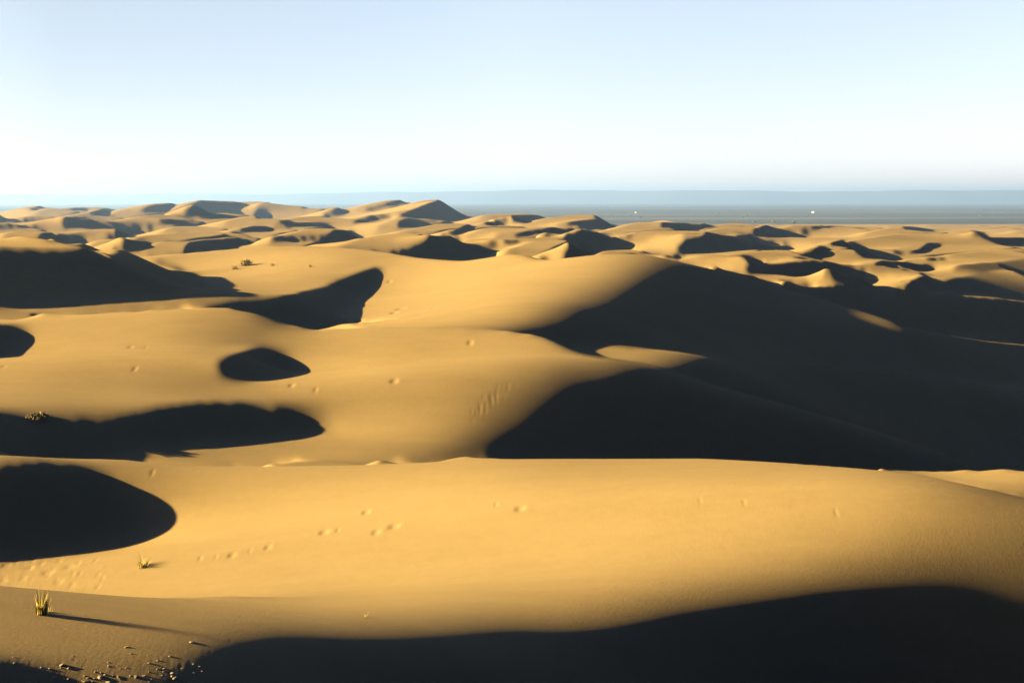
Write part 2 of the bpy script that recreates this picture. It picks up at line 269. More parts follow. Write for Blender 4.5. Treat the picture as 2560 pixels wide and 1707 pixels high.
# crests of the far dunes: (strip, distance, slope factor, [(x, y) or (x, y, distance)])
FARD=[
 (3,270,1,[(1322,715,296),(1543,742,280),(1764,783,264),(1950,845,250)]),  # unseen ridge, added to cast shade over the valley to its right
 (1,335,1,[(-60,600),(0,590),(150,565),(300,556),(450,575),(530,600)]),
 (1,520,1,[(20,440),(200,415),(370,450)]),
 (1,430,1,[(760,535),(900,508),(1050,502),(1150,522)]),
 (1,400,.9,[(1330,540),(1500,520),(1700,535)]),
 (1,470,.8,[(1700,525),(1900,508),(2100,500),(2300,515)]),
 (1,580,1,[(1230,465),(1600,440),(1900,430),(2150,455)]),
 (1,640,1,[(700,425),(900,408),(1050,430)]),
 (1,950,1,[(300,350),(450,320),(560,300),(700,300),(850,325)]),
 (1,980,1,[(1050,340),(1300,280),(1480,262)]),
 (1,1700,1,[(930,290),(1100,225),(1300,195),(1420,185)]),
 (1,1900,1,[(1560,240),(1700,180),(1830,143),(2000,162),(2100,152),(2352,155)]),
 (1,2100,1,[(80,250),(250,205),(380,187)]),
 (1,2000,1,[(330,235),(460,205)]),
 (1,2200,1,[(500,240),(640,212),(760,215)]),
 (1,2300,1,[(700,230),(830,203),(900,200)]),
 (1,1500,1,[(600,290),(750,248),(830,250)]),
 (1,1300,1,[(120,310),(280,280),(400,300)]),
 (1,1000,1,[(80,360),(250,345),(330,345)]),
 (1,820,1,[(-30,350),(20,330),(70,350)]),
 (1,1250,1,[(1450,330),(1560,290),(1640,285)]),
 (1,760,1,[(1500,395),(1650,375),(1800,385)]),
 (1,1100,1,[(1850,330),(2050,245),(2100,250)]),
 (1,700,1,[(2100,420),(2250,380),(2400,365)]),
 (1,900,1,[(2050,340),(2200,300),(2300,285)]),
 (1,1400,1,[(1900,290),(2000,262),(2120,262)]),
 (2,1950,1,[(0,155),(80,152),(200,210),(330,245)]),
 (2,2200,1,[(340,240),(470,187)]),
 (2,2000,1,[(480,245),(600,222),(740,207)]),
 (2,1750,1,[(830,255),(1000,192),(1180,147),(1330,140)]),
 (2,1500,.95,[(950,300,1560),(1200,250,1540),(1400,180,1510),(1500,150),(1600,142),(1690,142)]),
 (2,1400,.95,[(1690,142,1500),(1500,215,1330),(1290,285,1180)]),
 (2,1150,1,[(600,385),(800,345),(950,302),(1050,288)]),
 (2,950,1,[(1100,385),(1280,315),(1350,305)]),
 (2,720,1,[(1300,430),(1500,390),(1700,357),(1860,357)]),
 (2,500,1,[(120,475),(400,415),(600,392),(690,410)]),
 (2,385,.8,[(720,570),(950,500),(1150,462),(1270,452),(1400,462),(1500,480)]),
 (2,370,.7,[(1500,482,385),(1620,500,385)]),
 (2,430,1,[(1880,545),(1950,505),(2080,500),(2160,520)]),
 (2,600,1,[(1900,480),(2050,405),(2200,385)]),
 (2,800,1,[(2000,390),(2100,350),(2240,350)]),
 (2,1300,1,[(2040,300),(2100,264),(2352,264),(2450,264)]),
 (2,720,1,[(-100,430),(60,368),(110,380)]),
 (2,900,1,[(150,360),(280,345),(420,345)]),
 (2,1000,1,[(200,330),(400,290),(600,285)]),
 (3,1050,1,[(80,350),(300,302),(480,286),(560,279),(700,287),(840,345)]),
 (3,960,1,[(410,357),(560,340),(720,312)]),
 (3,620,1,[(-150,450),(0,430),(200,390),(400,387),(470,410)]),
 (3,850,1,[(700,455),(980,392),(1100,347),(1380,350)]),
 (3,560,1,[(960,512),(1150,442),(1300,417),(1560,427)]),
 (3,530,1,[(1560,440),(1740,482)]),
 (3,400,.8,[(-80,590),(0,565),(150,532),(400,520),(500,545)]),
 (3,430,1,[(-60,510),(0,500),(200,480),(460,485)]),
 (3,750,1,[(1640,432),(1900,392),(2050,382),(2150,402)]),
 (3,310,1,[(770,602),(900,597),(1150,617)]),
 (3,300,.9,[(1500,690,298),(1650,657,300),(1800,642,302),(1950,652,305),(2100,685,308),(2300,742,312)]),
 (3,335,.9,[(1960,657),(2100,620),(2300,605),(2420,607),(2560,640)]),
 (3,1000,1,[(1700,400),(1900,360),(2050,352)]),
 (4,900,1,[(110,420),(200,375),(240,362),(600,385)]),
 (4,1000,1,[(420,400),(560,372),(760,382)]),
 (4,410,1,[(250,645),(400,600),(540,572)]),
 (4,380,.8,[(560,590),(700,610),(850,660),(1000,700)]),
 (4,450,1,[(400,560),(570,530),(680,514),(760,530)]),
 (4,500,1,[(1000,600),(1300,570),(1500,542),(1600,546)]),
 (4,390,1,[(1250,690),(1450,665),(1560,668)]),
 (4,350,1,[(800,732),(1000,712),(1200,715),(1330,722)]),
 (4,800,1,[(900,440),(1100,397),(1240,387)]),
 (4,650,1,[(1500,480),(1700,445),(1880,432),(1990,450)]),
 (4,560,1,[(700,520),(1000,470),(1250,440),(1500,480)]),
 (4,600,1,[(2000,500),(2150,480),(2400,480)]),
 (4,430,1,[(1650,640),(2000,600),(2300,590)]),
 (4,370,1,[(1700,720),(2000,690),(2400,670)]),
 (5,330,1,[(1500,180),(1800,160),(2100,150),(2300,160)]),
 (5,320,.9,[(850,92,316),(950,98,318),(1100,110,322),(1200,128,326),(1330,155,330)]),
 (5,300,1,[(1350,325,296),(1800,342,305),(2300,400,312),(2600,430,315)]),
]
KAP=2.5
def far_ground(d,u):
    z=np.interp(np.log(d),np.log([200,230,400,600,900,1400,2000,2700]),[-19.5,-20,-23.5,-27,-32,-41,-51,-60.])
    s=np.clip((u-.08)/.28,0,1); s=s*s*(3-2*s); f=np.clip((np.log(520)-np.log(d))/np.log(520/300.),0,1)
    return z-23*s*f
def far_height(u,v):
    U,V=np.meshgrid(u,v); D=np.exp(V); Xw=U*D
    z=far_ground(D,U)
    ox={1:(0,460),2:(640,460),3:(1280,460),4:(1920,460),5:(1920,640)}
    def add(pts,sf,sl,sr,sy):
        nonlocal z
        P=np.array(pts); x=P[:,0]*P[:,2]; y=P[:,2]; zc=-P[:,1]*P[:,2]
        n=len(P); m=max(2,int(6*(n-1))+1); t=np.linspace(0,n-1,m); k=np.arange(n)
        x=np.interp(t,k,x);y=np.interp(t,k,y);zc=np.interp(t,k,zc)
        for a,b,c in zip(x,y,zc):
            R=60/0.2
            i0,i1=np.searchsorted(v,[np.log(max(b-R,200)),np.log(b+R)])
            hw=(R+abs(a)*.0)/max(b-R,200)
            dx=Xw[i0:i1]-a; dy=D[i0:i1]-b
            sx=np.where(dx<0,sl,sr)*sf
            e=0.06*abs(c-0)+.3
            z[i0:i1]=np.maximum(z[i0:i1],c+0.25-np.sqrt((sx*dx)**2+(sy*dy)**2+.25**2))
    for k,d0,sf,pts in FARD:
        a,b=ox[k]; P=[]
        for p in pts:
            dd=p[2] if len(p)>2 else d0*(1+KAP*(p[0]-.5*(pts[0][0]+pts[-1][0]))/3.675/F)
            P.append(((a+p[0]/3.675-1280)/F,(b+p[1]/3.675-Y0)/F,dd))
        add(P,sf,.27,.6,.36)
    rng=np.random.RandomState(4)
    for i in range(260):           # small dunes that fill the field and its edges
        d=np.exp(rng.uniform(np.log(420),np.log(2650))); uu=rng.uniform(u[0],u[-1])
        zg=far_ground(d,uu); h=rng.uniform(.004,.009)*d**.9*rng.uniform(.5,1.2)+1.; L=h*rng.uniform(2,5)
        if -.5<uu<.5: h*=.7
        ang=rng.uniform(-.9,.5); P=[]
        for t in np.linspace(-1,1,5):
            dd=d+t*L*np.sin(ang); x=uu*d+t*L*np.cos(ang); zz=zg+h*(1-.35*t*t)
            P.append((x/dd,-zz/dd,dd))
        add(P,1,.27,.6,.38)
    for i in range(60):           # low ridges packed up to the far edge on the right
        d=np.exp(rng.uniform(np.log(1100),np.log(2500))); uu=rng.uniform(.08,.55); zg=far_ground(d,uu); h=rng.uniform(4,8); L=rng.uniform(25,70); ang=rng.uniform(.2,1.2); P=[]
        for t in np.linspace(-1,1,5):
            dd=d+t*L*np.sin(ang); x=uu*d+t*L*np.cos(ang); P.append((x/dd,-(zg+h*(1-.4*t*t))/dd,dd))
        add(P,1,.22,.6,.35)
    def blur(A,n,ax):
        for _ in range(n):
            A=np.moveaxis(A,ax,0); B=A.copy(); B[1:-1]=.25*A[:-2]+.5*A[1:-1]+.25*A[2:]; A=np.moveaxis(B,0,ax)
        return A
    return blur(blur(z,2,1),2,0)
# shadows seen in the far dunes: (strip, outline)
FARS=[
 (1,[(40,540),(60,520),(250,522),(440,548),(600,540),(680,550),(790,583),(600,590),(540,605),(430,568),(250,545),(80,555)]),
 (1,[(360,500),(375,465),(400,450),(500,455),(700,475),(910,490),(800,510),(690,535),(560,540),(420,520)]),
 (1,[(930,480),(1060,460),(1070,420),(1040,390),(960,400),(850,405),(700,400),(600,400),(560,350),(600,305),(700,305),(850,330),(1000,345),(1100,385),(1270,400),(1430,405),(1380,430),(1230,440),(1210,500),(1130,495)]),
 (1,[(1150,520),(1200,500),(1300,520),(1410,545),(1340,570),(1290,610),(1160,620),(1020,630),(1060,590),(1120,560)]),
 (1,[(1700,580),(1760,530),(1900,510),(2100,495),(2280,510),(2350,540),(2300,560),(2150,555),(2150,585),(2000,600),(1800,615),(1690,630)]),
 (1,[(1450,320),(1560,330),(1700,345),(1860,350),(1750,365),(1640,390),(1580,370),(1500,345)]),
 (1,[(-100,365),(0,370),(80,375),(250,380),(380,385),(300,400),(100,405),(-100,400)]),
 (1,[(-100,290),(0,300),(40,320),(150,330),(300,310),(410,310),(250,345),(80,345),(-100,350)]),
 (1,[(1640,270),(1760,200),(1840,150),(2000,165),(2200,175),(2300,210),(2180,235),(2050,250),(1950,270),(1800,285)]),
 (1,[(1420,190),(1560,185),(1650,165),(1580,220),(1500,260),(1350,265),(1200,265),(1300,240)]),
 (1,[(1760,300),(1880,280),(2000,270),(2100,300),(1950,315)]),
 (1,[(2200,420),(2300,390),(2352,380),(2430,385),(2540,410),(2470,430),(2352,440),(2230,440)]),
 (1,[(640,225),(760,215),(840,215),(780,235),(660,240)]),
 (1,[(830,260),(920,235),(1050,215),(960,290),(850,285)]),
 (1,[(240,245),(400,195),(440,200),(320,245)]),
 (2,[(150,490),(220,478),(400,485),(620,490),(700,450),(720,420),(800,430),(890,425),(910,480),(980,500),(850,515),(600,520),(400,525),(200,525),(130,510)]),
 (2,[(1230,640),(1400,610),(1520,560),(1620,500),(1560,470),(1700,475),(1860,500),(1900,545),(2050,575),(2080,605),(2230,645),(2080,670),(1940,710),(1700,695),(1440,680)]),
 (2,[(1290,285),(1500,215),(1690,145),(1850,185),(2080,250),(2040,290),(1900,325),(1700,330),(1560,310),(1400,295)]),
 (2,[(950,250),(1150,200),(1300,150),(1520,140),(1400,165),(1200,210),(1050,245)]),
 (2,[(880,365),(960,325),(1060,290),(1250,300),(1180,320),(1050,350)]),
 (2,[(1280,405),(1330,340),(1400,310),(1530,345),(1700,340),(1560,370),(1400,400)]),
 (2,[(1700,465),(1850,420),(1960,370),(2000,390),(1900,460),(1780,475)]),
 (2,[(2080,360),(2200,335),(2330,340),(2300,370),(2150,375)]),
 (2,[(2080,560),(2200,525),(2352,520),(2450,530),(2400,552),(2352,560),(2200,570)]),
 (2,[(650,260),(700,230),(790,220),(800,250),(880,265),(760,290),(600,310)]),
 (2,[(-10,250),(60,255),(130,300),(0,320)]),
 (2,[(180,340),(330,345),(600,370),(720,400),(500,380),(300,395)]),
 (2,[(380,240),(450,200),(520,195),(480,220)]),
 (3,[(0,290),(150,290),(290,300),(150,350),(0,350)]),
 (3,[(430,370),(600,340),(760,330),(860,340),(960,350),(1000,375),(900,400),(800,430),(680,430),(620,390),(520,375)]),
 (3,[(480,490),(500,440),(600,425),(760,460),(900,480),(930,530),(1000,570),(1170,590),(1000,590),(760,590),(740,620),(770,655),(620,665),(400,680),(330,700),(230,690),(400,660),(520,620),(540,570)]),
 (3,[(0,470),(200,430),(380,400),(490,430),(440,460),(200,465),(50,490)]),
 (3,[(1360,400),(1400,350),(1600,350),(1900,385),(1800,405),(1640,425),(1500,410)]),
 (3,[(1480,610),(1560,560),(1600,510),(1740,490),(1780,450),(2000,475),(2200,470),(2240,510),(2352,530),(2500,555),(2592,600),(2500,605),(2352,600),(2100,600),(1800,630),(1600,640)]),
 (3,[(1150,625),(1300,625),(1450,660),(1600,650),(1530,690),(1450,680),(1330,650)]),
 (3,[(2200,440),(2260,400),(2352,390),(2400,395),(2440,430),(2580,450),(2752,455),(2600,480),(2352,490),(2250,470)]),
 (3,[(960,500),(1080,460),(1170,440),(1080,490)]),
 (3,[(2050,685),(2180,690),(2380,705),(2200,714)]),
 (4,[(300,650),(390,600),(480,570),(550,590),(540,640),(610,680),(560,670),(430,670)]),
 (4,[(560,560),(620,520),(690,515),(800,560),(850,590),(990,625),(930,640),(1005,680),(900,665),(780,600),(680,570)]),
 (4,[(1110,620),(1300,625),(1400,600),(1480,540),(1620,550),(1500,590),(1430,640),(1250,635)]),
 (4,[(1440,690),(1520,670),(1670,690),(1640,705),(1480,700)]),
 (4,[(960,740),(1060,710),(1300,725),(1500,760),(1530,780),(1440,795),(1250,770)]),
 (4,[(1240,390),(1320,390),(1400,410),(1520,420),(1400,428),(1260,410)]),
 (4,[(1880,435),(1960,440),(2050,490),(2290,490),(2450,500),(2400,555),(2150,565),(2000,500)]),
 (4,[(280,415),(420,395),(560,385),(720,390),(500,405)]),
 (5,[(-250,90),(0,75),(400,60),(520,80),(700,80),(880,115),(950,155),(880,200),(930,260),(1050,290),(1230,280),(1350,215),(1420,170),(1600,260),(1790,320),(1400,330),(1000,330),(700,260),(780,230),(600,185),(480,150),(300,200)]),
]
OX={1:(0,460),2:(640,460),3:(1280,460),4:(1920,460),5:(1920,640)}
DARKV=[(1930,705),(2100,712),(2190,727),(2300,730),(2420,742),(2560,757),(2700,775),(2700,900),(2560,862),(2260,816),(2100,765)]   # shaded valley beyond the dark dune
def far_solve(u,v,z,iters=10,cg=80):
    nv,nu=z.shape; U,V=np.meshgrid(u,v); D=np.exp(V); iD=1/D; X=1280+F*U
    du=u[1]-u[0]; dv=v[1]-v[0]; Z=-z.copy(); Z0=Z.copy()
    aw=np.zeros_like(Z); aq=np.zeros_like(Z)
    for k,d0,sf,pts in FARD:
        a,b=OX[k]; P=np.array([((a+p[0]/3.675-1280)/F,(b+p[1]/3.675-Y0)/F,p[2] if len(p)>2 else d0*(1+KAP*(p[0]-.5*(pts[0][0]+pts[-1][0]))/3.675/F)) for p in pts])
        m=max(2,int(abs(P[-1,0]-P[0,0])/du)+1); t=np.linspace(0,len(P)-1,m); kk=np.arange(len(P))
        pu=np.interp(t,kk,P[:,0]);pq=np.interp(t,kk,P[:,1]);pd=np.interp(t,kk,P[:,2])
        for x,q,d in zip(pu,pq,pd):
            j=int(round((x-u[0])/du)); i=int(round((np.log(d)-v[0])/dv))
            if 0<=j<nu and 0<=i<nv: aw[i,j]=6.; aq[i,j]=q
    polys=[[(OX[k][0]+x/3.675,OX[k][1]+y/3.675) for x,y in p] for k,p in FARS]
    c5=np.array(CR[5]); cq=((np.interp(X[0],c5[:,0],c5[:,1])-Y0)/F+.0005)[None]
    for it in range(iters):
        Q=Z*iD; Y=Y0+F*Q; cm=np.minimum.accumulate(Q,0); vis=(Q<=cm+2e-4)&(Q<cq)
        G=T-np.gradient(Q,axis=1)/du; G=np.where(vis,np.clip(G,.30,.46),np.clip(G,-.3,.5)); wt=np.where(vis,.5,.05)
        free=(D>1050)&(U>.08)&vis; G[free]=np.clip(T-np.gradient(Q,axis=1)/du,-.3,.46)[free]
        dk=(inpoly(X,Y,DARKV)&(D<420))|((Q>=cq)&(D>232)&(D<290)&(X>1780)&(X<2650)); G[dk]=-.25; wt[dk]=2.5
        for p in polys:
            pa=np.array(p); j0,j1=np.searchsorted(X[0],[pa[:,0].min(),pa[:,0].max()])
            if j1<=j0: continue
            ins=inpoly(X[:,j0:j1],Y[:,j0:j1],p)&vis[:,j0:j1]
            for i in np.nonzero(ins.any(1))[0]:
                e=np.diff(np.concatenate([[0],ins[i].astype(np.int8),[0]]))
                for a,b in zip(np.nonzero(e==1)[0],np.nonzero(e==-1)[0]):
                    n=b-a
                    if n<2: continue
                    tt=(np.arange(n)+.5)/n; g=1.2*tt*(tt-2/3.); g-=g.mean()+.26
                    G[i,j0+a:j0+b]=g; wt[i,j0+a:j0+b]=3.
        ws=np.sqrt(wt); wsu=.5*(ws[:,1:]+ws[:,:-1]); gu=T-.5*(G[:,1:]+G[:,:-1])
        sUU=.004/du**2*.1*.12; sVV=.004/dv**2*.3*2.6; sUV=.004/(du*dv)*.15*.1; w0=.30
        dD=iD
        def A(z_):
            q=z_*iD
            return [wsu*(q[:,1:]-q[:,:-1])/du, sUU*(z_[:,2:]-2*z_[:,1:-1]+z_[:,:-2])*iD[:,1:-1], sVV*(z_[2:]-2*z_[1:-1]+z_[:-2])*iD[1:-1],
              sUV*(z_[1:,1:]-z_[1:,:-1]-z_[:-1,1:]+z_[:-1,:-1])*iD[1:,1:], aw*q*20, w0*20*q]
        def AT(R):
            o=np.zeros_like(Z); t=R[0]*wsu/du; o[:,1:]+=t; o[:,:-1]-=t; o+=R[4]*aw*20+R[5]*w0*20; o*=iD
            t=R[1]*sUU*iD[:,1:-1]; o[:,2:]+=t;o[:,1:-1]-=2*t;o[:,:-2]+=t
            t=R[2]*sVV*iD[1:-1]; o[2:]+=t;o[1:-1]-=2*t;o[:-2]+=t
            t=R[3]*sUV*iD[1:,1:]; o[1:,1:]+=t;o[1:,:-1]-=t;o[:-1,1:]-=t;o[:-1,:-1]+=t
            return o
        b=[wsu*gu,0,0,0,aw*aq*20,w0*20*Z0*iD]
        R=[bb-a for a,bb in zip(A(Z),b)]; g=AT(R); pz=g*D**2; p=pz.copy(); gz=(g*pz).sum(); x=Z.copy()
        for c in range(cg):
            Ap=A(p); al=gz/sum((a*a).sum() for a in Ap); x+=al*p; g=g-al*AT(Ap); pz=g*D**2; g2=(g*pz).sum(); p=pz+g2/gz*p; gz=g2
        Z=Z+.8*(x-Z)
    for _ in range(1):
        Z[1:-1]=.25*Z[:-2]+.5*Z[1:-1]+.25*Z[2:]; Z[:,1:-1]=.25*Z[:,:-2]+.5*Z[:,1:-1]+.25*Z[:,2:]
    return -Z
# ------------------------------------------------------------------ terrain: solve, refine, mesh
def cubat(A,x,x2):
    n=len(x); h=x[1]-x[0]; t=np.clip((x2-x[0])/h,0,n-1.001); i=np.clip(np.floor(t).astype(int),0,n-2); s=t-i
    im=np.maximum(i-1,0); ip=np.minimum(i+2,n-1)
    w0=(1-s)**3/6;w1=(3*s**3-6*s*s+4)/6;w2=(-3*s**3+3*s*s+3*s+1)/6;w3=s**3/6
    return w0[:,None]*A[im]+w1[:,None]*A[i]+w2[:,None]*A[i+1]+w3[:,None]*A[ip]
def grid_at(A,u,v,U,V):
    return np.ascontiguousarray(cubat(np.ascontiguousarray(cubat(A,v,V).T),u,U).T)
def build_heights():
    u,v,Z=solve(nu=110,nv=88,iters=10)
    u,v,Z=refine(u,v,Z,2)
    u,v,Z=solve(nu=len(u),nv=len(v),iters=10,Zinit=Z,smu=.7,smv=.7,smx=.7)
    u,v,Z=refine(u,v,Z,2)
    u,v,Z=solve(nu=len(u),nv=len(v),iters=8,Zinit=Z,smu=1.,smv=3.2,smx=1.5); Z=soften(v,Z,1)
    uf=np.linspace(-.62,.62,800); vf=np.linspace(np.log(225),np.log(2700),320)
    zf=far_solve(uf,vf,far_height(uf,vf))
    U=np.linspace(u[0],u[-1],1100)
    V=np.concatenate([np.linspace(np.log(23),np.log(310),800,endpoint=False),np.linspace(np.log(310),np.log(2690),440)])
    zn=-grid_at(Z,u,v,U,V); zfa=grid_at(zf,uf,vf,U,V)
    c=np.interp(1280+F*U,np.array(CR[5])[:,0],np.array(CR[5])[:,2])
    rr=np.clip((U-.25)/.1,0,1)[None]; s=np.clip((V[:,None]-np.log(c)[None]-.01+.008*rr)/(.09-.05*rr),0,1); s=s*s*(3-2*s)
    z=zn*(1-s)+zfa*s
    # last dunes run out on the plain; the slope under the photographer joins in front
    e=np.clip((V-np.log(2350))/(np.log(2690)-np.log(2350)),0,1)[:,None]; z=z*(1-e)+(-62.5)*e
    Vf=np.linspace(np.log(3.0),np.log(23),60,endpoint=False); t=((np.exp(Vf)-3)/20.)[:,None]
    zfront=-1.75*(1-t)+z[0][None]*t-1.2*np.sin(np.pi*t)*0
    return U,np.concatenate([Vf,V]),np.concatenate([zfront,z])
U,V,ZG=build_heights()
DG=np.exp(V)
def ground(X,Y):
    """Ground point that shows at photo position (X, Y): its world x, y, z and size of one photo pixel there."""
    uu=(X-1280)/F; j=int(np.clip(np.searchsorted(U,uu),1,len(U)-1)); f=(uu-U[j-1])/(U[j]-U[j-1])
    zc=ZG[:,j-1]*(1-f)+ZG[:,j]*f; yp=Y0-F*zc/DG
    i=int(np.argmax(yp<=Y)); i=max(i,1); g=(yp[i-1]-Y)/(yp[i-1]-yp[i]+1e-9)
    d=DG[i-1]*(1-g)+DG[i]*g
    return uu*d,d,zc[i-1]*(1-g)+zc[i]*g,d/F
def zat(x,y):
    uu=x/y; fi=np.clip(np.interp(np.log(y),V,np.arange(len(V))),0,len(V)-1.001); fj=np.clip((uu-U[0])/(U[1]-U[0]),0,len(U)-1.001)
    i=int(fi);j=int(fj);a=fi-i;b=fj-j
    return (ZG[i,j]*(1-b)+ZG[i,j+1]*b)*(1-a)+(ZG[i+1,j]*(1-b)+ZG[i+1,j+1]*b)*a
# ------------------------------------------------------------------ footprints and trodden sand, pressed into the relief
XW=U[None]*DG[:,None]
def dent(X,Y,w,amp=.22,asp=.5,rim=.2):
    x,y,z,px=ground(X,Y); sx=max(w*px*.34,.9*(U[1]-U[0])*y); sy=max(sx*asp,.004*y)
    i0,i1=np.searchsorted(DG,[y-4*sy,y+4*sy]); j0,j1=np.searchsorted(U,[(x-5*sx)/y-.002,(x+5*sx)/y+.002])
    if i1-i0<2 or j1-j0<2: return
    dx=(XW[i0:i1,j0:j1]-x)/sx; dy=(DG[i0:i1,None]-y)/sy
    ZG[i0:i1,j0:j1]+=amp*sx*(-np.exp(-(dx*dx+dy*dy)**1.6)+rim*np.exp(-((dx-1.7)**2)/1.0-dy*dy))
for f in [(810,1330,34),(845,1324,14),(670,1367,24),(625,1376,12),(580,1387,28),(540,1391,12),(500,1395,16),(985,1315,40),(940,1330,28),(915,1280,28),(1300,1271,36),(1240,1260,14),
          (1860,1256,13),(2090,1281,14),(1750,1250,12),(8,1452,26),(57,1445,26),(71,1419,32),(174,1416,40),(120,1430,44),(147,1454,30),(82,1394,22),(16,1413,34),(40,1400,22),(105,1408,24),(150,1402,18),(196,1405,16),(245,1436,16),(180,1462,22),
          (1050,786,16),(1083,771,14),(1154,773,12),(1186,762,12),(1268,731,12),(974,704,16),(892,780,20),(326,868,18),(337,922,18),(729,963,20),(789,974,14),(985,952,28),(1175,857,20),(381,1181,14),(365,868,12),(10,916,14)]:
    dent(*f,amp=.13 if f[0]<250 and f[1]>1390 else .24)
for f in [(1001,772,34),(985,782,28),(980,799,26),(898,802,30),(870,806,24),(95,787,46),(925,806,18)]: dent(*f,amp=.32)
rg=random.Random(11)
for k in range(55): t=rg.random(); dent(1186+89*t+rg.gauss(0,9),1036-72*t+rg.gauss(0,9),rg.uniform(4,7),.07,1.2)
for k in range(46): dent(rg.uniform(815,905),rg.uniform(758,812),rg.uniform(8,18),.3)
for k in range(420):
    X=rg.uniform(-60,600); Y=rg.triangular(1590,1720,1680); dent(X,Y,rg.uniform(4,11),rg.uniform(-.05,.08))
for k in range(60): dent(rg.uniform(-30,260),rg.uniform(1392,1470),rg.uniform(6,16),rg.uniform(-.12,.2))

def grid_mesh(name,U,V,Zg,mat):
    nv,nu=Zg.shape; D=np.exp(V)[:,None]
    co=np.empty((nv,nu,3),np.float32); co[...,0]=U[None]*D; co[...,1]=D; co[...,2]=Zg
    idx=np.arange(nv*nu,dtype=np.int32).reshape(nv,nu)
    q=np.stack([idx[:-1,:-1],idx[:-1,1:],idx[1:,1:],idx[1:,:-1]],-1).reshape(-1,4)
    me=bpy.data.meshes.new(name); me.vertices.add(nv*nu); me.vertices.foreach_set("co",co.ravel())
    me.loops.add(q.size); me.loops.foreach_set("vertex_index",q.ravel())
    me.polygons.add(len(q)); me.polygons.foreach_set("loop_start",np.arange(0,q.size,4,dtype=np.int32))
    me.polygons.foreach_set("use_smooth",np.ones(len(q),bool))
    me.update(); me.validate(); me.materials.append(mat)
    o=bpy.data.objects.new(name,me); scene.collection.objects.link(o); return o
# ------------------------------------------------------------------ materials
def new_mat(name):
    m=bpy.data.materials.new(name); m.use_nodes=True; nt=m.node_tree; b=nt.nodes["Principled BSDF"]
    b.inputs["Roughness"].default_value=.9; b.inputs["Specular IOR Level"].default_value=.1
    return m,nt,b
def node(nt,t,**kw):
    n=nt.nodes.new(t)
    for k,v in kw.items():
        if k in n.inputs: n.inputs[k].default_value=v
        else: setattr(n,k,v)
    return n
def ramp(nt,fac,stops):
    r=nt.nodes.new("ShaderNodeValToRGB"); e=r.color_ramp.elements
    while len(e)<len(stops): e.new(.5)
    for i,(p,c) in enumerate(stops): e[i].position=p; e[i].color=(*c,1)
    nt.links.new(fac,r.inputs[0]); return r
def sand_material():
    m,nt,b=new_mat("sand"); L=nt.links
    tc=node(nt,"ShaderNodeTexCoord")
    n1=node(nt,"ShaderNodeTexNoise",Scale=.06,Detail=5.,Roughness=.6); L.new(tc.outputs["Object"],n1.inputs["Vector"])
    n2=node(nt,"ShaderNodeTexNoise",Scale=2.2,Detail=6.,Roughness=.7); L.new(tc.outputs["Object"],n2.inputs["Vector"])
    mx=node(nt,"ShaderNodeMix",data_type='FLOAT'); mx.inputs[0].default_value=.4
    L.new(n1.outputs["Fac"],mx.inputs[2]); L.new(n2.outputs["Fac"],mx.inputs[3])
    mp=node(nt,"ShaderNodeMapping"); mp.inputs["Scale"].default_value=(.35,1.6,2.); mp.inputs["Rotation"].default_value=(0,0,.5); L.new(tc.outputs["Object"],mp.inputs[0])
    n4=node(nt,"ShaderNodeTexNoise",Scale=.5,Detail=4.,Roughness=.6); L.new(mp.outputs[0],n4.inputs["Vector"])
    mx2=node(nt,"ShaderNodeMix",data_type='FLOAT'); mx2.inputs[0].default_value=.3; L.new(mx.outputs[0],mx2.inputs[2]); L.new(n4.outputs["Fac"],mx2.inputs[3]); mx=mx2
    r=ramp(nt,mx.outputs[0],[(.3,(.222,.160,.070)),(.5,(.254,.185,.083)),(.7,(.286,.207,.094))])
    L.new(r.outputs[0],b.inputs["Base Color"])
    n3=node(nt,"ShaderNodeTexNoise",Scale=7.,Detail=8.,Roughness=.8); L.new(tc.outputs["Object"],n3.inputs["Vector"])
    bp=node(nt,"ShaderNodeBump",Strength=.4,Distance=.035); L.new(n3.outputs["Fac"],bp.inputs["Height"]); L.new(bp.outputs[0],b.inputs["Normal"])
    b.inputs["Roughness"].default_value=1.; b.inputs["Specular IOR Level"].default_value=0.
    return m
def plain_material():
    m,nt,b=new_mat("gravel plain"); L=nt.links
    tc=node(nt,"ShaderNodeTexCoord"); mp=node(nt,"ShaderNodeMapping"); mp.inputs["Scale"].default_value=(.00035,.0022,1)
    L.new(tc.outputs["Object"],mp.inputs[0])
    n1=node(nt,"ShaderNodeTexNoise",Scale=1.,Detail=8.,Roughness=.65); L.new(mp.outputs[0],n1.inputs["Vector"])
    r=ramp(nt,n1.outputs["Fac"],[(.30,(.024,.034,.042)),(.46,(.045,.056,.06)),(.56,(.08,.09,.085)),(.72,(.19,.185,.15))])
    L.new(r.outputs[0],b.inputs["Base Color"]); return m
def rock_material():
    m,nt,b=new_mat("hill rock"); L=nt.links
    tc=node(nt,"ShaderNodeTexCoord"); n1=node(nt,"ShaderNodeTexNoise",Scale=.0015,Detail=6.); L.new(tc.outputs["Object"],n1.inputs["Vector"])
    r=ramp(nt,n1.outputs["Fac"],[(.3,(.07,.075,.08)),(.7,(.10,.10,.095))]); L.new(r.outputs[0],b.inputs["Base Color"]); return m
SAND=sand_material(); PLAIN=plain_material(); ROCK=rock_material()
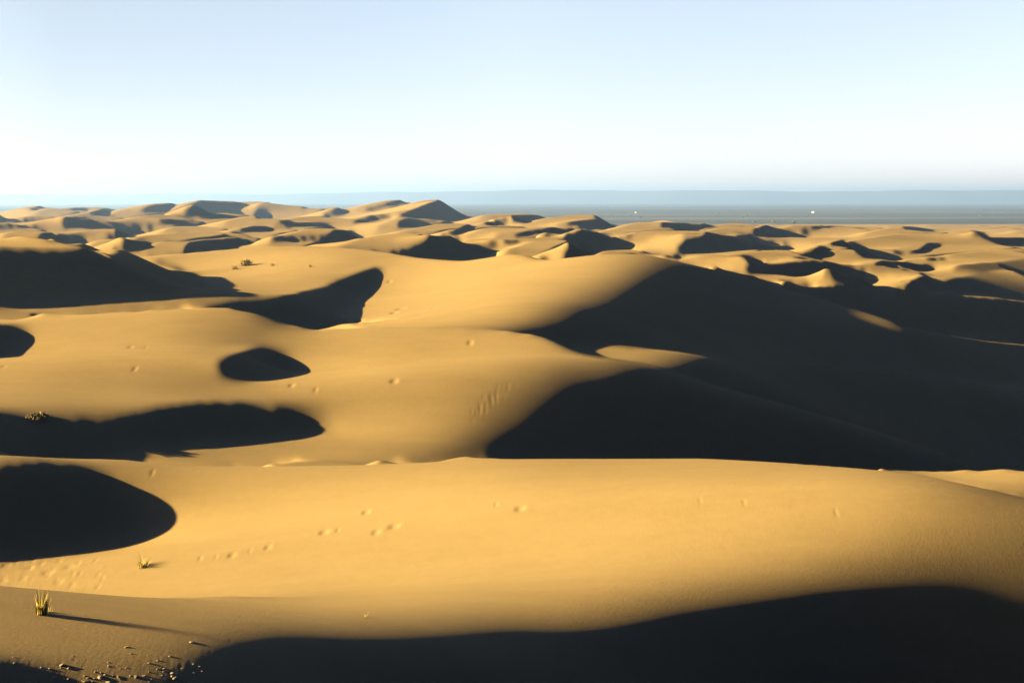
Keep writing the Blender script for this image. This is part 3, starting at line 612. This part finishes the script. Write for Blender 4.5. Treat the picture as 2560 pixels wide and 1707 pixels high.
# ------------------------------------------------------------------ the setting
xl=np.linspace(-1.25,U[0],24,endpoint=False); xr=np.linspace(U[-1],1.25,30)[1:]      # the sand goes on past both sides of the view
dunes=grid_mesh("sand_dunes",np.concatenate([xl,U,xr]),V,np.concatenate([np.repeat(ZG[:,:1],24,1),ZG,np.repeat(ZG[:,-1:],29,1)],1),SAND); dunes['kind']='structure'
def sheet(name,xs,ys,h,mat):
    bm=bmesh.new(); g=[[bm.verts.new((x,y,h(x,y))) for x in xs] for y in ys]
    for j in range(len(ys)-1):
        for i in range(len(xs)-1): bm.faces.new((g[j][i],g[j][i+1],g[j+1][i+1],g[j+1][i]))
    me=bpy.data.meshes.new(name); bm.to_mesh(me); bm.free(); me.materials.append(mat)
    me.polygons.foreach_set("use_smooth",np.ones(len(me.polygons),bool))
    o=bpy.data.objects.new(name,me); scene.collection.objects.link(o); o['kind']='structure'; return o
sheet("gravel_plain",np.linspace(-40000,40000,41),np.concatenate([np.linspace(-6000,2000,9),np.linspace(2600,34000,30)]),lambda x,y:-62.,PLAIN)
def hill_h(x,y):
    t=x/1000.
    top=188+14*math.sin(t*.55+1)+9*math.sin(t*1.7+.4)+5*math.sin(t*4.1)+ (t*1.6 if t>0 else t*8.5)
    e=min(1,max(0,(y-19000-160*math.sin(t*1.3)-60*math.sin(t*3.7))/1500.)); e=e*e*(3-2*e)
    b=min(1,max(0,(31000-y)/3000.))
    return -70+(top+70)*e*b
sheet("distant_hills",np.linspace(-26000,26000,261),np.linspace(18500,31500,60),hill_h,ROCK)
# ------------------------------------------------------------------ things
def link_mesh(name,verts,faces,mat,parent=None,smooth=False):
    me=bpy.data.meshes.new(name); me.from_pydata([tuple(v_) for v_ in verts],[],faces); me.update(); me.materials.append(mat)
    if smooth: me.polygons.foreach_set("use_smooth",np.ones(len(me.polygons),bool))
    o=bpy.data.objects.new(name,me); scene.collection.objects.link(o)
    if parent: o.parent=parent
    return o
def tag(o,label,cat,group=None):
    o['label']=label; o['category']=cat
    if group: o['group']=group
    return o
def thing(name,loc,label,cat,group=None):
    o=bpy.data.objects.new(name,None); scene.collection.objects.link(o); o.location=loc; o.empty_display_size=.3
    return tag(o,label,cat,group)
def leaf_mat(name,c1,c2,trans=.3):
    m,nt,b=new_mat(name); g=node(nt,"ShaderNodeTexNoise",Scale=6.,Detail=3.); tc=node(nt,"ShaderNodeTexCoord"); nt.links.new(tc.outputs["Object"],g.inputs["Vector"])
    r=ramp(nt,g.outputs["Fac"],[(.35,c1),(.65,c2)]); nt.links.new(r.outputs[0],b.inputs["Base Color"])
    b.inputs["Roughness"].default_value=.7; return m
GRASS=leaf_mat("dry grass",(.55,.41,.06),(.72,.55,.13)); STRAW=leaf_mat("straw",(.38,.29,.10),(.5,.40,.16)); SCRUB=leaf_mat("dry scrub",(.26,.19,.07),(.40,.30,.12))
TWIG=leaf_mat("twig bark",(.06,.045,.03),(.12,.09,.06)); CLOD=leaf_mat("crusted sand",(.25,.19,.11),(.34,.265,.16)); LIME=leaf_mat("limewash",(.5,.49,.46),(.58,.57,.54)); WOOD=leaf_mat("dark wood",(.04,.03,.02),(.07,.05,.03))
LEAF=leaf_mat("tree leaves",(.04,.06,.02),(.09,.10,.035))
def blades(rng,n,h,spread,lean,w):
    V_,F_=[],[]
    for i in range(n):
        a=rng.uniform(0,6.283); r=spread*math.sqrt(rng.random())*.35; hh=h*rng.uniform(.45,1); ln=lean*hh*rng.uniform(.2,1)
        px_,py_=r*math.cos(a),r*math.sin(a); b=rng.uniform(0,6.283); k=len(V_); S=5
        for s in range(S+1):
            t=s/S; x=px_+math.cos(a)*ln*t*t; y=py_+math.sin(a)*ln*t*t; z=hh*(t-.18*t*t*ln/hh)-.03; ww=w*(1-t)**.7+.001
            V_+= [(x-math.cos(b)*ww,y-math.sin(b)*ww,z),(x+math.cos(b)*ww,y+math.sin(b)*ww,z)]
            if s: F_.append((k+2*s-2,k+2*s-1,k+2*s+1,k+2*s))
    return V_,F_
def grass_tuft(X,Y,hpx,n,label,seed,wide=.5,lean=.35):
    x,y,z,px=ground(X,Y); rng=random.Random(seed); h=hpx*px
    t=thing("grass_tuft",(x,y,z-.03),label,"grass tuft","grass tufts on the sand")
    link_mesh("blades",*blades(rng,n,h*.62,h*wide,lean,.006+.004*h),GRASS,t)
    link_mesh("seed_stalks",*blades(rng,max(4,n//7),h,h*wide*.6,lean*.8,.005+.001*h),STRAW,t)
    return t
grass_tuft(104,1534,104,90,"tall yellow grass tuft casting a long thin shadow on the near slope",1,.34,.3)
grass_tuft(120,1530,26,50,"low grass clump pressed against the foot of the tall yellow tuft",2,.8,.8)
grass_tuft(358,1416,46,70,"small straw coloured grass tuft leaning over dark sand below the round hollow shadow",3,.7,.7)
grass_tuft(914,1543,22,14,"tiny sprig of dry grass at the edge of the dark foreground slope",4,.6,.6)
def leafy(rng,n,rx,ry,rz,s):
    V_,F_=[],[]
    for i in range(n):
        while True:
            p=[rng.uniform(-1,1) for _ in range(3)]
            if sum(q*q for q in p)<1 and p[2]>-.25: break
        k=rng.choice((.55,.8,1)); c=(p[0]*rx*k+.1*rx*math.sin(9*p[1]),p[1]*ry*k,abs(p[2])*rz*(1-.25*rng.random()))
        a=rng.uniform(0,6.28); e=rng.uniform(-1,1); u_=Vector((math.cos(a),math.sin(a),e)).normalized(); w_=u_.cross(Vector((rng.gauss(0,1),rng.gauss(0,1),rng.gauss(0,1)))).normalized()
        L=s*rng.uniform(.6,1.4); k0=len(V_); c=Vector(c)
        V_+=[c-u_*L,c+w_*L*.3,c+u_*L,c-w_*L*.3]; F_.append((k0,k0+1,k0+2,k0+3))
    return V_,F_
def stems(rng,n,r,h,w):
    V_,F_=[],[]
    for i in range(n):
        a=rng.uniform(0,6.28); k=len(V_); q=rng.uniform(.4,1)
        for s in range(4):
            t=s/3; c=(math.cos(a)*r*q*t,math.sin(a)*r*q*t,h*(t**.7)*rng.uniform(.85,1)-.05*h); ww=w*(1-.7*t)
            for b in range(3): V_.append((c[0]+ww*math.cos(b*2.1),c[1]+ww*math.sin(b*2.1),c[2]))
            if s:
                for b in range(3): F_.append((k+3*s-3+b,k+3*s-3+(b+1)%3,k+3*s+(b+1)%3,k+3*s+b))
    return V_,F_
def shrub(X,Y,wpx,hpx,label,seed,n=420):
    x,y,z,px=ground(X,Y); rng=random.Random(seed); r=wpx*px*.5; h=hpx*px
    t=thing("dry_shrub",(x,y,z-.05*h),label,"shrub","dry shrubs on the dune flanks")
    link_mesh("foliage",*leafy(rng,n,r,r*.9,h,.13*r+.02),SCRUB,t); link_mesh("stems",*stems(rng,14,r*.8,h*.9,.03*r),TWIG,t); return t
shrub(95,1044,62,14,"low spreading yellowish shrub at the left end of the wide hollow shadow",20)
shrub(617,664,40,20,"largest dry shrub on the far dune slope, dark on its right",21)
shrub(586,673,22,11,"dry shrub just left of and below the largest one on the far dune slope",22,240)
shrub(681,664,13,7,"little dry shrub to the right of the largest one on the far dune slope",23,160)
shrub(775,667,13,7,"little dry shrub furthest right on the far dune slope above the dark cleft",24,160)
# crusted clods on the near slope
def clod_mesh(rng):
    bm=bmesh.new(); bmesh.ops.create_icosphere(bm,subdivisions=2,radius=1)
    sx,sy,sz=rng.uniform(.8,1.3),rng.uniform(.6,1.1),rng.uniform(.3,.5); ph=[rng.uniform(0,6) for _ in range(6)]
    for v_ in bm.verts:
        c=v_.co; k=1+.16*math.sin(3*c.x+ph[0])+.14*math.sin(4*c.y+ph[1])+.12*math.sin(5*c.z+ph[2]+2*c.x)
        v_.co=Vector((c.x*sx*k,c.y*sy*k,c.z*sz*k))
    me=bpy.data.meshes.new("sand_clod"); bm.to_mesh(me); bm.free(); me.materials.append(CLOD); return me
rc=random.Random(5); CM=[clod_mesh(rc) for _ in range(5)]
spots=[(480,1605,11),(250,1693,13),(215,1703,12),(270,1705,12),(155,1662,11),(340,1690,8),(430,1682,11),(437,1695,13),(315,1617,9),(500,1665,7),(36,1657,7),(170,1670,7),(320,1712,9)]
for k in range(60): spots.append((rc.triangular(-10,560,330),rc.triangular(1625,1712,1695),rc.uniform(3,7)))
for i,(X,Y,w) in enumerate(spots):
    x,y,z,px=ground(X,Y); o=bpy.data.objects.new("sand_clod",CM[i%5]); scene.collection.objects.link(o)
    r=w*px*.5; o.location=(x,y,zat(x,y)+.12*r); o.scale=(r,r,r*rc.uniform(.7,1.1)); o.rotation_euler=(rc.uniform(-.2,.2),rc.uniform(-.2,.2),rc.uniform(0,6.28))
    tag(o,"small crusted sand clod scattered on the trodden slope below the tall yellow grass tuft" if w<8 else "larger pale sand clod on the trodden slope at the lower left","sand clod","sand clods on the trodden slope" if w<8 else "larger pale clods at the lower left")
# houses and a tree out on the plain
def box(V_,F_,x0,x1,y0,y1,z0,z1):
    k=len(V_); V_+=[(x,y,z) for z in (z0,z1) for y in (y0,y1) for x in (x0,x1)]
    F_+=[(k,k+2,k+3,k+1),(k+4,k+5,k+7,k+6),(k,k+1,k+5,k+4),(k+2,k+6,k+7,k+3),(k,k+4,k+6,k+2),(k+1,k+3,k+7,k+5)]
def house(X,Y,wpx,hpx,label):
    q=(Y-Y0)/F; d=62./q; px=d/F; w=wpx*px; h=hpx*px
    t=thing("white_house",((X-1280)/F*d,d,-62.),label,"house","white houses on the plain")
    def part(n,bs,m):
        V_,F_=[],[]
        for b in bs: box(V_,F_,*b)
        return link_mesh(n,V_,F_,m,t)
    part("wall",[(-w/2,w/2,0,w*.7,-.5,h)],LIME); part("parapet",[(-w/2-.2,w/2+.2,-.2,.5,h-.05,h+.8),(-w/2-.2,-w/2+.5,.5,w*.7,h-.05,h+.8)],LIME)
    part("door",[(-w*.06,w*.06,-.12,-.02,0,h*.5)],WOOD)
    for s in (-1,1): part("window",[(s*w*.3-w*.05,s*w*.3+w*.05,-.12,-.02,h*.4,h*.65)],WOOD)
    t.rotation_euler=(0,0,-.5)
house(2032,533,6.5,4,"white house standing alone on the grey plain at the right")
house(1589,533,4.5,2.6,"small white house on the grey plain left of centre of the plain")
def tree(X,Y,d,h,label):
    x=(X-1280)/F*d; z=zat(x,d); rng=random.Random(8)
    t=thing("desert_tree",(x,d,z-.2),label,"tree"); link_mesh("trunk",*stems(rng,3,h*.25,h*.7,h*.05),TWIG,t)
    o=link_mesh("crown",*leafy(rng,500,h*.55,h*.5,h*.45,h*.07),LEAF,t); o.location=(0,0,h*.5)
tree(1986,560,2150,9,"lone dark tree at the far edge of the dunes")
def scrub_belt():
    rng=random.Random(3); V_,F_=[],[]
    for i in range(900):
        d=rng.uniform(2900,9000); u_=rng.uniform(-.2,.6)
        if math.sin(u_*11+d*.0017)+math.sin(d*.0031+u_*4)<.2: continue
        r=rng.uniform(2,6); c=Vector((u_*d,d,-62)); k=len(V_)
        for a in range(7): V_.append(c+Vector((r*1.3*math.cos(a*.9),r*math.sin(a*.9),0)))
        for a in range(7): V_.append(c+Vector((r*.8*math.cos(a*.9+.2),r*.7*math.sin(a*.9+.2),r*.5*rng.uniform(.6,1.2))))
        V_.append(c+Vector((0,0,r*.7)))
        for a in range(7): b=(a+1)%7; F_+=[(k+a,k+b,k+7+b,k+7+a),(k+7+a,k+7+b,k+14)]
    o=link_mesh("plain_scrub",V_,F_,LEAF); o['kind']='stuff'
scrub_belt()

# ------------------------------------------------------------------ haze over the plain
def haze_box():
    bm=bmesh.new(); bmesh.ops.create_cube(bm,size=1)
    for v_ in bm.verts: v_.co=Vector((v_.co.x*82000,14000+v_.co.y*42000,v_.co.z*(HZT+63.5)+(HZT-63.5)/2))
    me=bpy.data.meshes.new("haze"); bm.to_mesh(me); bm.free()
    o=bpy.data.objects.new("haze",me); scene.collection.objects.link(o); o['kind']='stuff'
    m=bpy.data.materials.new("haze air"); m.use_nodes=True; nt=m.node_tree; nt.nodes.clear()
    out=nt.nodes.new("ShaderNodeOutputMaterial"); pv=nt.nodes.new("ShaderNodeVolumePrincipled")
    pv.inputs["Color"].default_value=(.31,.53,1,1); pv.inputs["Density"].default_value=HZD; pv.inputs["Anisotropy"].default_value=.3
    nt.links.new(pv.outputs[0],out.inputs["Volume"]); me.materials.append(m); return o
HZT=290.; HZD=8.5e-5
haze_box()
